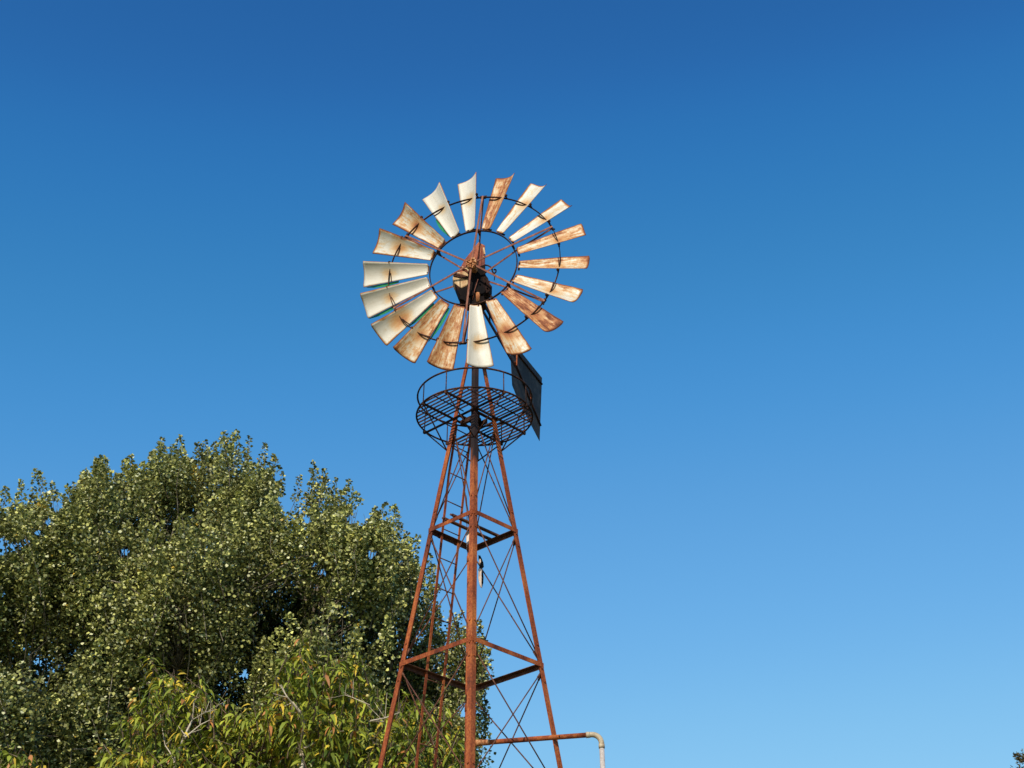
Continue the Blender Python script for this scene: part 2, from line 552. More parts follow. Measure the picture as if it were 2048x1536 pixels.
for s in (0.60, 0.86, -0.5):
    h = math.sqrt(1 - s * s) * RP
    MB().tube([S * s * RP - Cc * h + V(0, 0, ZP - 0.010), S * s * RP + Cc * h + V(0, 0, ZP - 0.010)], 0.0065, 6).build('platform_beam', DARK, plat)
s = 0.03
MB().tube([S * s * RP - Cc * 0.99 * RP + V(0, 0, ZP - 0.010), S * s * RP - Cc * 0.3 * RP + V(0, 0, ZP - 0.010)], 0.0065, 6).build('platform_beam', DARK, plat)
# collar round the mast
mb = MB()
for s in (-0.10, 0.20):
    mb.bar(S * s * RP - Cc * dP * 1.1 + V(0, 0, ZP - 0.02), S * s * RP + Cc * dP * 1.1 + V(0, 0, ZP - 0.02), 0.034, 0.012, S)
mb.bar(Cc * -0.07 - S * 0.12 + V(0, 0, ZP - 0.052), Cc * -0.07 + S * 0.13 + V(0, 0, ZP - 0.052), 0.03, 0.05, Cc)
mb.bar(Cc * 0.075 - S * 0.10 + V(0, 0, ZP - 0.052), Cc * 0.075 + S * 0.10 + V(0, 0, ZP - 0.052), 0.02, 0.05, Cc)
mb.tube(circ(0.052, ZP - 0.03, 20), 0.018, 6, closed=True)
mb.build('mast_collar', DARK, plat)
e8 = []
sb = dP / RP + 0.02
hb = math.sqrt(1 - sb * sb)
for (s, c_) in ((sb, -hb), (hb, -sb), (hb, sb), (sb, hb), (-sb, hb), (-hb, sb), (-hb, -sb), (-sb, -hb)):
    e8.append((S * s + Cc * c_) * RP)
for i, e in enumerate(e8):
    MB().tube([e + V(0, 0, ZP - 0.03), e * 0.992 + V(0, 0, ZP + HRZ)], 0.0058, 6).build('post', DARK, plat)
    k = max(range(4), key=lambda q: CORN[q].dot(e))
    foot = leg_at(k, 8.8)
    MB().tube([e + V(0, 0, ZP - 0.012), foot - CORN[k] * 0.006], 0.0072, 6).build('strut', DARK, plat)
    mbk = MB(); mbk.bar(e * 0.965 + V(0, 0, ZP - 0.018), e * 1.02 + V(0, 0, ZP - 0.018), 0.03, 0.022, V(0, 0, 1)); mbk.build('clip', DARK, plat)

# ---- mast, pump rod and drop pipe
mb = MB()
mb.tube([V(0.004, 0, 8.62), V(0.004, 0, 10.50)], 0.034, 16)
mb.tube([V(0.004, 0, 8.70), V(0.004, 0, 8.86)], 0.042, 16)
mb.tube([V(0.004, 0, 10.12), V(0.004, 0, 10.24)], 0.075, 16)
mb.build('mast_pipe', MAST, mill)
MB().tube([V(0, 0, 7.70), V(0, 0, 8.7)], 0.009, 8).build('pump_rod', ROD, mill)
mb = MB()
mb.bar(V(-0.035, 0.05, 7.72), V(-0.042, 0.06, 7.93), 0.052, 0.03, V(1, 0, 0))
mb.build('pump_rod_block', WOOD, mill, 0.004)
mb = MB()
mb.tube([V(-0.027, 0, -0.1), V(-0.027, 0, 7.74)], 0.028, 14)
for z in (7.70, 7.58, 6.1, 5.0, 3.5):
    mb.tube([V(-0.027, 0, z), V(-0.027, 0, z + 0.06)], 0.033, 14)
mb.build('drop_pipe', RUST, mill)
mb = MB()
for dx in (-0.012, 0.004):
    mb.tube([V(-0.075 + dx, 0.1, 8.35), V(-0.06 + dx * .4, 0.09, 8.15), V(-0.055 + dx, 0.08, 7.98), V(-0.035, 0.06, 7.94)], 0.003, 5)
mb.build('tie_wire', ROD, mill)

# ---- wheel
AZ = -0.2607
WN = V(math.sin(AZ), -math.cos(AZ), 0)                # the way the wheel faces
WR = V(math.cos(AZ), math.sin(AZ), 0)                 # to the right as seen from in front
WU = V(0, 0, 1)
ZW = 10.9727
RO, RI, WO, WI, PO, PIN, PH, AO, AI = 1.2539, 0.4996, 0.1483, 0.0611, 0.4886, 0.3251, -0.0692, 0.1345, 0.1528
WC = V(0, 0, ZW)
wheel = empty('wheel', WC + WN * 0.13, mill)


def wp(r, t, a):
    return WC + (WR * math.sin(t) + WU * math.cos(t)) * r + WN * a


ROUT, RINN, ARING, ARI = 0.949, 0.483, 0.122, 0.134


def hoop(r, a, wd, th, name):
    mb = MB()
    rings = []
    n = 108
    for i in range(n):
        t = 2 * PI * i / n
        rad = WR * math.sin(t) + WU * math.cos(t)
        c_ = wp(r, t, a)
        rings.append([mb.bm.verts.new(c_ + WN * x * wd / 2 + rad * y * th / 2) for x, y in ((-1, -1), (1, -1), (1, 1), (-1, 1))])
    mb.loft(rings, closed=True, smooth=False)
    return mb


hoop(ROUT, ARING, 0.021, 0.007, '').build('outer_hoop', DARK, wheel)
hoop(RINN, ARI, 0.022, 0.009, '').build('inner_hoop', DARK, wheel)

RUSTY = [.12, .90, .60, .62, .84, .82, .74, .98, .78, .10, .84, .82, .46, .10, .06, .60, .70, .03]
MIDST = [.30, .6, .4, .4, .6, .4, .5, .9, .8, .32, .5, .6, .6, .28, .28, .5, .6, .20]
brng = np.random.default_rng(11)
LIPS = {17: (0.05, 0.5), 14: (0.45, 0.95), 13: (0.5, 0.98), 11: (0.05, 0.62), 12: (0.1, 0.6)}


def blade_point(k, s, v):
    t = PH + k * 2 * PI / 18 + JIT[k][0]
    rad = WR * math.sin(t) + WU * math.cos(t)
    tan = WR * math.cos(t) - WU * math.sin(t)
    r = RI + (RO - RI) * v
    wd = WI + (WO - WI) * v
    p = PIN + (PO - PIN) * v + JIT[k][1]
    a = AI + (AO - AI) * v
    sag = 0.018 + 0.030 * v
    bn = WN * math.cos(p) - tan * math.sin(p)
    return WC + rad * r + tan * s * wd * math.cos(p) + WN * (a + s * wd * math.sin(p)) - bn * sag * (1 - s * s), bn, tan, rad


JIT = [(brng.normal(0, 0.006), brng.normal(0, 0.025)) for _ in range(18)]
for k in range(18):
    bm = bmesh.new()
    uvl = bm.loops.layers.uv.new('UVMap')
    NU, NV = 10, 24
    grid = []
    e1 = np.cumsum(brng.normal(0, 0.25, NV + 1)); e2 = np.cumsum(brng.normal(0, 0.25, NV + 1))
    e1 -= np.linspace(e1[0], e1[-1], NV + 1); e2 -= np.linspace(e2[0], e2[-1], NV + 1)
    am = 0.012 + 0.02 * RUSTY[k]
    dent = (brng.uniform(-.6, .6), brng.uniform(.2, .9), brng.normal(0, 0.008))
    for j in range(NV + 1):
        row = []
        v = j / NV
        for i in range(NU + 1):
            s = i / NU * 2 - 1
            ss = s
            if i == NU: ss = 1 + am * e1[j] - 0.01
            if i == 0: ss = -1 - am * e2[j] + 0.01
            vv = v
            if j in (0, NV) and i in (0, NU):      # slightly clipped corners
                vv = 0.02 if j == 0 else 0.988
            p, bn, tan, rad = blade_point(k, ss, vv)
            dd = (s - dent[0]) ** 2 * 2 + (v - dent[1]) ** 2 * 14
            p = p + bn * dent[2] * math.exp(-dd * 3)
            row.append(bm.verts.new(p))
        grid.append(row)
    for j in range(NV):
        for i in range(NU):
            f = bm.faces.new((grid[j][i], grid[j][i + 1], grid[j + 1][i + 1], grid[j + 1][i]))
            f.smooth = True
            for lp, (a_, b_) in zip(f.loops, ((i, j), (i + 1, j), (i + 1, j + 1), (i, j + 1))):
                lp[uvl].uv = (a_ / NU, b_ / NV)
    me = bpy.data.meshes.new('blade'); bm.to_mesh(me); bm.free()
    me.materials.append(BLADE)
    o = bpy.data.objects.new('blade', me); COL.objects.link(o)
    o.parent = wheel; o.matrix_parent_inverse = Matrix.Translation(-world_loc(wheel))
    o.color = (RUSTY[k], (k * 0.37) % 1.0, MIDST[k], 1)
    sm = o.modifiers.new('thickness', 'SOLIDIFY'); sm.thickness = 0.004; sm.offset = 0
    # strap that holds the sheet to the outer hoop
    v0 = (ROUT - RI) / (RO - RI)
    mb = MB()
    pts = []
    for s in np.linspace(-0.98, -0.05, 7):
        p, bn, tan, rad = blade_point(k, s, v0 - 0.012 - 0.03 * abs(s))
        pts.append(p + bn * 0.007)
    for a_, b_ in zip(pts[:-1], pts[1:]):
        mb.bar(a_, b_, 0.008, 0.005, rad)
    mb.build('blade_strap', DARK, wheel)
    mb = MB()
    pb, bn, tan, rad = blade_point(k, 0.98, v0)
    mb.bar(pb - bn * 0.012 - tan * 0.01, wp(ROUT, PH + k * 2 * PI / 18 + 0.122, ARING), 0.018, 0.008, rad)
    mb.ball(pb - bn * 0.014, 0.017, seg=8)
    mb.build('blade_clamp', DARK, wheel)
    mb = MB()
    p0, bn, tan, rad = blade_point(k, 0.0, 0.012)
    mb.bar(p0 - tan * 0.045 + bn * -0.006, p0 + tan * 0.05 + bn * -0.012, 0.02, 0.006, rad)
    mb.build('blade_foot', DARK, wheel)
    if k in LIPS:
        a0, a1 = LIPS[k]
        mb = MB()
        nn = 10
        rr = []
        for j in range(nn + 1):
            f = j / nn
            v = a0 + (a1 - a0) * f
            p, bn, tan, rad = blade_point(k, -1.0, v)
            wdt = 0.004 + 0.034 * math.sin(PI * min(1, 0.15 + 0.85 * (f if k != 17 else 1 - f)))
            q1 = p - bn * 0.012 - tan * 0.0
            q2 = q1 - tan * wdt - bn * 0.012
            rr.append([mb.bm.verts.new(x) for x in (q1, q2, q2 - bn * 0.003, q1 - bn * 0.003)])
        mb.loft(rr, smooth=False)
        mb.build('painted_lip', GREEN, wheel)

PHS = 0.1045
AF, AB = 0.205, -0.055
for i in range(6):
    t = PHS + i * PI / 3
    tan = WR * math.cos(t) - WU * math.sin(t)
    mb = MB()
    mb.bar(wp(0.03, t, AF), wp(ROUT + 0.01, t, ARING + 0.014), 0.020, 0.007, tan)
    mb.build('spoke', SPOKE, wheel)
    mb = MB()
    mb.bar(wp(0.05, t, AB), wp(RINN, t, ARI - 0.085), 0.018, 0.007, tan)
    mb.bar(wp(RINN, t, ARI - 0.085), wp(ROUT + 0.005, t, ARING - 0.014), 0.018, 0.007, tan)
    mb.build('spoke', SPOKE, wheel)
    mb = MB()
    mb.bar(wp(RINN, t, ARI - 0.09), wp(RINN, t, 0.166), 0.016, 0.014, tan)
    mb.bar(wp(RINN, t - 0.05, ARI), wp(RINN, t + 0.05, ARI), 0.036, 0.022, WN)
    mb.bar(wp(ROUT, t - 0.03, ARING), wp(ROUT, t + 0.03, ARING), 0.034, 0.02, WN)
    mb.tube([wp(ROUT - .012, t + 0.035, ARING), wp(ROUT + .022, t + 0.035, ARING)], 0.009, 6)
    mb.build('spoke_clamp', DARK, wheel)
# hub
mb = MB()
mb.tube([wp(0, 0, AB - 0.03), wp(0, 0, AF - 0.02)], 0.035, 16)
mb.tube([wp(0, 0, AF - 0.03), wp(0, 0, AF + 0.004)], [0.066, 0.060], 18)
mb.tube([wp(0, 0, AB - 0.02), wp(0, 0, AB + 0.012)], 0.07, 18)
mb.tube([wp(0, 0, AF), wp(0, 0, AF + 0.035)], 0.016, 8)
mb.build('hub', HUBM, wheel, 0.003)
mb = MB()
for i in range(6):
    t = PHS + i * PI / 3
    for dt, r_ in ((0, 0.052), (0.42, 0.050), (0.0, 0.030)):
        mb.tube([wp(r_, t + dt, AF + 0.002), wp(r_, t + dt, AF + 0.024)], 0.0095, 6)
mb.tube([wp(0.047, 0.6, AF + 0.02)] + [wp(0.040, 0.6, AF + 0.02) + (WR * math.cos(q) + WU * math.sin(q)) * 0.024 for q in np.linspace(0.3, 5.6, 10)], 0.006, 6)
mb.build('hub_bolts', HUBM, wheel)

# ---- head (gear case, hood, motor cover)
head = empty('head', (0, 0, 10.5), mill)


def hp(x, z, y=0.0):
    return V(x, y, z)


ND = V(0.0, 1, 0)
mb = MB()
mb.prism([hp(.020, 11.37), hp(.092, 11.325), hp(.094, 11.00), hp(.03, 10.93), hp(-.21, 10.915), hp(-.135, 11.12)], 0.055, ND)
mb.prism([hp(.036, 11.33, -.058), hp(.054, 11.33, -.058), hp(.054, 10.98, -.058), hp(.036, 10.98, -.058)], 0.006, ND)
mb.build('hood', HOOD, head, 0.006)
mb = MB()
mb.bar(hp(.076, 11.29, -.060), hp(.088, 11.20, -.060), 0.018, 0.006, V(1, 0, 0))
mb.bar(hp(.070, 11.17, -.060), hp(.088, 11.15, -.060), 0.012, 0.006, V(0, 0, 1))
mb.build('hood_patch', CREAM, head)
# motor cover: short barrel with a lit front face
mb = MB()
cpoly = [hp(-.25, 10.90), hp(-.252, 10.865), hp(-.235, 10.81), hp(-.20, 10.765), hp(-.155, 10.742), hp(-.10, 10.775), hp(-.085, 10.80), hp(-.085, 10.93), hp(-.12, 10.97), hp(-.20, 10.955)]
mb.prism(cpoly, 0.07, ND)
mb.build('barrel_cover', CREAM, head, 0.012)
mb = MB()
mb.bar(hp(-.235, 10.925, -.078), hp(-.09, 10.878, -.078), 0.022, 0.016, V(0, 0, 1))
mb.bar(hp(-.245, 10.900, -.078), hp(-.10, 10.862, -.078), 0.012, 0.014, V(0, 0, 1))
mb.bar(hp(-.175, 10.86, -.074), hp(-.172, 10.76, -.074), 0.006, 0.010, V(1, 0, 0))
mb.build('cover_strap', DARK, head)
mb = MB()
gp = [hp(-.085, 10.98), hp(.02, 11.02), hp(.095, 11.06), hp(.10, 10.92), hp(.125, 10.88), hp(.148, 10.80), hp(.172, 10.765), hp(.150, 10.72), hp(.135, 10.69), hp(.08, 10.665), hp(.09, 10.60), hp(.11, 10.56), hp(.0, 10.52), hp(-.09, 10.545), hp(-.13, 10.585), hp(-.175, 10.60), hp(-.165, 10.635), hp(-.185, 10.68), hp(-.225, 10.80), hp(-.16, 10.74), hp(-.09, 10.77)]
mb.prism(gp, 0.075, ND)
mb.tube([hp(0, 10.82, -.03), hp(0, 10.82, .20)], 0.085, 18)
mb.tube([hp(.05, 10.70, -.10), hp(.05, 10.70, .10)], 0.05, 14)
mb.tube([hp(-.06, 10.66, -.10), hp(-.06, 10.66, .10)], 0.04, 14)
for (x_, z_) in ((.10, 10.80), (.12, 10.74), (.04, 10.79), (-.02, 10.70), (.09, 10.72), (-.05, 10.61), (.02, 10.62)):
    mb.tube([hp(x_, z_, -.075), hp(x_, z_, -.092)], 0.011, 6)
mb.build('gear_case', GEAR_SHADE, head, 0.008)
mb = MB()
mb.tube([hp(.02, 10.84, -.10), hp(-.015, 10.70, -.10), hp(-.035, 10.58, -.08)], 0.004, 6)
mb.build('control_wire', SPOKE, head)
MB().tube([hp(.02, 10.67, -.085), hp(.022, 10.56, -.07)], 0.022, 12).build('swivel_pin', HUBM, head)
mb = MB()
arc = [(.05, 11.09), (.09, 11.10), (.125, 11.095), (.155, 11.075), (.17, 11.05), (.173, 11.02), (.185, 10.995), (.20, 10.995), (.212, 11.01), (.213, 11.035), (.20, 11.045), (.19, 11.035)]
mb.tube([hp(a_, b_) for a_, b_ in arc], 0.0085, 8)
mb.tube([hp(.200, 10.995), hp(.195, 10.90)], 0.0055, 6)
mb.build('furl_hook', DARK, head)
mb = MB()
mb.tube([hp(.11, 10.70, -.02), hp(.155, 10.68, -.02), hp(.175, 10.65, -.02), hp(.172, 10.62, -.02)], [0.016, 0.016, 0.014, 0.010], 8)
mb.tube([hp(.10, 10.66, 0), hp(.085, 10.56, 0)], 0.005, 6)
mb.build('brake_lever', DARK, head)
mb = MB()
mb.bar(hp(-.155, 11.02, -.062), hp(-.10, 11.00, -.062), 0.02, 0.01, V(0, 0, 1))
mb.bar(hp(-.10, 11.00, -.066), hp(-.06, 10.94, -.066), 0.02, 0.01, V(1, 0, 1))
mb.build('hood_catch', CREAM, head)

# ---- tail
tail = empty('tail', (0, 0, 10.7), mill)
TA = math.radians(24.5)
TD = V(math.sin(TA), math.cos(TA), 0)
TNRM = V(math.cos(TA), -math.sin(TA), 0)


def tp(s, z, o=0.0):
    return TD * s + V(0, 0, z) + TNRM * o


mb = MB()
mb.bar(tp(0.10, 10.74), tp(1.05, 10.56), 0.05, 0.014, V(0, 0, 1))
mb.bar(tp(0.16, 10.62), tp(1.10, 10.42), 0.035, 0.014, V(0, 0, 1))
for s in (0.35, 0.62, 0.86):
    f = (s - 0.1) / 0.95
    mb.bar(tp(s, 10.74 - .18 * f), tp(s + 0.03, 10.60 - .19 * f), 0.02, 0.01, TD)
mb.build('boom', DARK, tail)
mb = MB()
outl = [tp(0.93, 10.60), tp(1.02, 10.71), tp(1.13, 10.715), tp(1.88, 10.735), tp(1.78, 9.835), tp(1.16, 10.03), tp(0.99, 10.13)]
outl[3] = tp(1.885, 10.735)
mb.prism(outl, 0.0022, TNRM)
mb.build('vane', VANE, tail)
mb = MB()
mb.bar(tp(1.06, 10.62, 0.012), tp(1.86, 10.63, 0.012), 0.018, 0.016, V(0, 0, 1))
mb.bar(tp(1.04, 10.46, 0.012), tp(1.80, 10.04, 0.012), 0.016, 0.016, V(0, 0, 1))
mb.build('vane_rib', DARK, tail)
mb = MB()
mb.bar(tp(1.075, 10.62, 0.026), tp(1.06, 10.42, 0.026), 0.018, 0.012, TD)
mb.bar(tp(1.50, 10.34, 0.012), tp(1.50, 10.16, 0.012), 0.010, 0.012, TD)
mb.build('vane_rib', RUST, tail)

# ------------------------------------------------------------------ water pipe
pipe = empty('water_pipe', (1.11, -0.09, 0))
tag(pipe, 'rusty water pipe crossing a tower leg, with tan elbow and pale downpipe', 'pipe')
P0, P1 = V(0.005, -0.015, 5.80), V(1.045, -0.085, 5.862)
PLEG = V(0.78, -0.06, 5.846)
ax = (P1 - P0).normalized()
MB().tube([P0, P1], 0.0225, 16).build('pipe_run', RUST, pipe)
mb = MB(); mb.tube([P0 + ax * 0.02, P0 + ax * 0.10], 0.030, 16); mb.tube([P0 + ax * 0.10, P0 + ax * 0.17], 0.026, 16); mb.build('coupling', HUBM, pipe)
c0 = P1
RB = 0.085
pts = []
dn = V(0.02, 0, -1).normalized()
cen = c0 + ax * 0.035 + dn * RB
pts = [c0 - ax * 0.008]
for q in np.linspace(0, PI / 2, 9):
    pts.append(cen - dn * RB * math.cos(q) + ax * RB * math.sin(q))
pts.append(pts[-1] + dn * 0.03)
mb = MB()
mb.tube(pts, 0.0245, 16)
mb.tube([c0 - ax * 0.015, c0 + ax * 0.02], 0.0275, 16)
mb.tube([pts[-1] - dn * 0.02, pts[-1] + dn * 0.015], 0.0275, 16)
mb.build('elbow', ELBOW, pipe)
e0 = pts[-1]
MB().tube([e0, e0 + V(0.012, 0, -1.0), V(e0.x + 0.03, e0.y, 0.0)], 0.0225, 16).build('downpipe', PVC, pipe)
mb = MB()
mb.tube([V(0.79 + 0.0, -0.02, 5.846), V(0.79, -0.10, 5.846)], 0.006, 6)
mb.build('pipe_clamp', DARK, pipe)

# ------------------------------------------------------------------ rag
rag = empty('rag', (0.085, -0.02, 7.6))
tag(rag, 'torn pale rag hanging from a black tie just below the upper girts', 'rag')
rr = np.random.default_rng(2)


def cloth(pts, wd, m, name, seed, yo=0.0):
    r = np.random.default_rng(seed)
    mb = MB()
    rings = []
    for i, (x, z, w_) in enumerate(pts):
        row = []
        for s in (-1, -0.33, 0.33, 1):
            row.append((x + s * w_ * wd, yo + 0.012 * math.sin(s * 3 + i) + r.normal(0, 0.004), z + r.normal(0, 0.004)))
        rings.append([mb.bm.verts.new(p) for p in row] + [mb.bm.verts.new((p[0], p[1] + 0.006, p[2])) for p in row[::-1]])
    mb.loft(rings, smooth=True)
    return mb.build(name, m, rag)


cloth([(.060, 7.655, .4), (.070, 7.61, .8), (.083, 7.57, .9), (.084, 7.54, 1.1), (.072, 7.515, .6)], 0.020, BLACKC, 'black_tie', 1)
cloth([(.068, 7.60, .4), (.07, 7.57, .8), (.062, 7.55, .5)], 0.014, CLOTH, 'knot', 4, -0.03)
cloth([(.066, 7.505, .9), (.074, 7.485, 1.2), (.068, 7.45, .8), (.071, 7.41, 1.1), (.074, 7.36, .7), (.081, 7.335, .8), (.083, 7.31, .4)], 0.017, CLOTH, 'cloth_strip', 3, -0.02)
cloth([(.092, 7.49, .5), (.094, 7.42, .8), (.093, 7.36, .7), (.088, 7.32, .3)], 0.012, BLACKC, 'black_strip', 7, 0.0)


# ------------------------------------------------------------------ trees
def in_poly(px, pz, poly):
    inside = np.zeros(len(px), bool)
    n = len(poly)
    for i in range(n):
        x1, z1 = poly[i]; x2, z2 = poly[(i + 1) % n]
        c_ = ((z1 > pz) != (z2 > pz)) & (px < (x2 - x1) * (pz - z1) / (z2 - z1 + 1e-12) + x1)
        inside ^= c_
    return inside


def edge_dist(px, pz, poly):
    d = np.full(len(px), 1e9)
    n = len(poly)
    for i in range(n):
        a = np.array(poly[i]); b = np.array(poly[(i + 1) % n])
        ab = b - a
        t = np.clip(((px - a[0]) * ab[0] + (pz - a[1]) * ab[1]) / (ab @ ab + 1e-12), 0, 1)
        d = np.minimum(d, np.hypot(px - a[0] - t * ab[0], pz - a[1] - t * ab[1]))
    return d


def mesh_from(name, verts, faces_flat, counts, m, cols, parent):
    me = bpy.data.meshes.new(name)
    me.vertices.add(len(verts)); me.vertices.foreach_set('co', verts.astype(np.float32).ravel())
    me.loops.add(len(faces_flat)); me.loops.foreach_set('vertex_index', faces_flat.astype(np.int32))
    me.polygons.add(len(counts))
    st = np.concatenate([[0], np.cumsum(counts)[:-1]]).astype(np.int32)
    me.polygons.foreach_set('loop_start', st)
    me.polygons.foreach_set('loop_total', counts.astype(np.int32))
    me.update(calc_edges=True)
    if cols is not None:
        at_ = me.color_attributes.new('leaf_tint', 'FLOAT_COLOR', 'POINT')
        at_.data.foreach_set('color', cols.astype(np.float32).ravel())
    me.materials.append(m)
    o = bpy.data.objects.new(name, me); COL.objects.link(o)
    if parent:
        o.parent = parent; o.matrix_parent_inverse = Matrix.Translation(-world_loc(parent))
    return o


def unit(a):
    return a / (np.linalg.norm(a, axis=1, keepdims=True) + 1e-9)


def leaf_cloud(name, P, D, Nn, Lg, Wd, tint, m, parent, droop=0.0):
    """Leaves at P growing along D with blade normal Nn; six vertices and four faces each."""
    n = len(P)
    D = unit(D)
    Sd = unit(np.cross(D, Nn)); Nn = np.cross(Sd, D)
    Lg = Lg[:, None]; Wd = Wd[:, None]
    dn = np.zeros((n, 3)); dn[:, 2] = -1
    dr = np.random.default_rng(n).uniform(0.2, 1.5, (n, 1))
    v = np.empty((n, 6, 3))
    v[:, 0] = P
    c1 = P + D * Lg * 0.35 + dn * droop * Lg * 0.08 * dr
    c2 = P + D * Lg * 0.72 + dn * droop * Lg * 0.35 * dr
    v[:, 1] = c1 + Sd * Wd * 0.5 + Nn * Wd * 0.12; v[:, 2] = c1 - Sd * Wd * 0.5 + Nn * Wd * 0.12
    v[:, 3] = c2 + Sd * Wd * 0.38 + Nn * Wd * 0.10; v[:, 4] = c2 - Sd * Wd * 0.38 + Nn * Wd * 0.10
    v[:, 5] = P + D * Lg + dn * droop * Lg * 0.75 * dr
    base = (np.arange(n) * 6)[:, None]
    f = np.concatenate([base + np.array([0, 1, 2]), base + np.array([2, 1, 3, 4]), base + np.array([4, 3, 5])], 1).ravel()
    counts = np.tile([3, 4, 3], n)
    cols = np.ones((n, 6, 4)); cols[:, :, :3] = tint[:, None, :]
    return mesh_from(name, v.reshape(-1, 3), f, counts, m, cols.reshape(-1, 4), parent)


def small_leaf_cloud(name, P, D, Nn, Lg, Wd, tint, m, parent):
    n = len(P)
    D = unit(D); Sd = unit(np.cross(D, Nn)); Nn = np.cross(Sd, D)
    Lg = Lg[:, None]; Wd = Wd[:, None]
    v = np.empty((n, 5, 3))
    v[:, 0] = P
    v[:, 1] = P + D * Lg * 0.28 + Sd * Wd * 0.5 + Nn * Wd * 0.12
    v[:, 2] = P + D * Lg * 0.72 + Sd * Wd * 0.30 + Nn * Wd * 0.02
    v[:, 3] = P + D * Lg * 0.90 - Sd * Wd * 0.10
    v[:, 4] = P + D * Lg * 0.35 - Sd * Wd * 0.5 + Nn * Wd * 0.12
    f = ((np.arange(n) * 5)[:, None] + np.array([0, 1, 2, 3, 4])).ravel()
    cols = np.ones((n, 5, 4)); cols[:, :, :3] = tint[:, None, :]
    return mesh_from(name, v.reshape(-1, 3), f, np.full(n, 5), m, cols.reshape(-1, 4), parent)


def stems(name, segs, m, parent):
    """Thin tapering three-sided stems; segs: list of (p, q, r0, r1)."""
    n = len(segs)
    p = np.array([s[0] for s in segs]); q = np.array([s[1] for s in segs])
    r0 = np.array([s[2] for s in segs])[:, None]; r1 = np.array([s[3] for s in segs])[:, None]
    t = unit(q - p)
    ref = np.tile([0.3, 1.0, 0.2], (n, 1))
    a = unit(np.cross(t, ref)); b = np.cross(t, a)
    v = np.empty((n, 10, 3))
    for i in range(5):
        an = 2 * PI * i / 5
        dvec = a * math.cos(an) + b * math.sin(an)
        v[:, i] = p + dvec * r0; v[:, 5 + i] = q + dvec * r1
    base = (np.arange(n) * 10)[:, None]
    fs = np.concatenate([base + np.array([i, (i + 1) % 5, 5 + (i + 1) % 5, 5 + i]) for i in range(5)], 1).ravel()
    o = mesh_from(name, v.reshape(-1, 3), fs, np.full(n * 5, 4), m, None, parent)
    return o


def bent(r, p, q, r0, r1, k=5, wob=0.12):
    """A crooked limb as a list of stem segments."""
    p, q = np.array(p, float), np.array(q, float)
    ts = np.linspace(0, 1, k + 1)
    L_ = np.linalg.norm(q - p)
    pts = [p + (q - p) * t + r.normal(0, wob * L_ / k, 3) * (0 if t in (0, 1) else 1) for t in ts]
    rs = [r0 + (r1 - r0) * t for t in ts]
    return [(pts[i], pts[i + 1], rs[i], rs[i + 1]) for i in range(k)]


def lumpy(P, seed, f):
    r = np.random.default_rng(seed)
    s = np.zeros(len(P))
    for i in range(6):
        k = r.normal(0, 1, 3); k = k / np.linalg.norm(k) * f * r.uniform(0.7, 1.6)
        s += np.sin(P @ k + r.uniform(0, 6.28))
    return s / 6


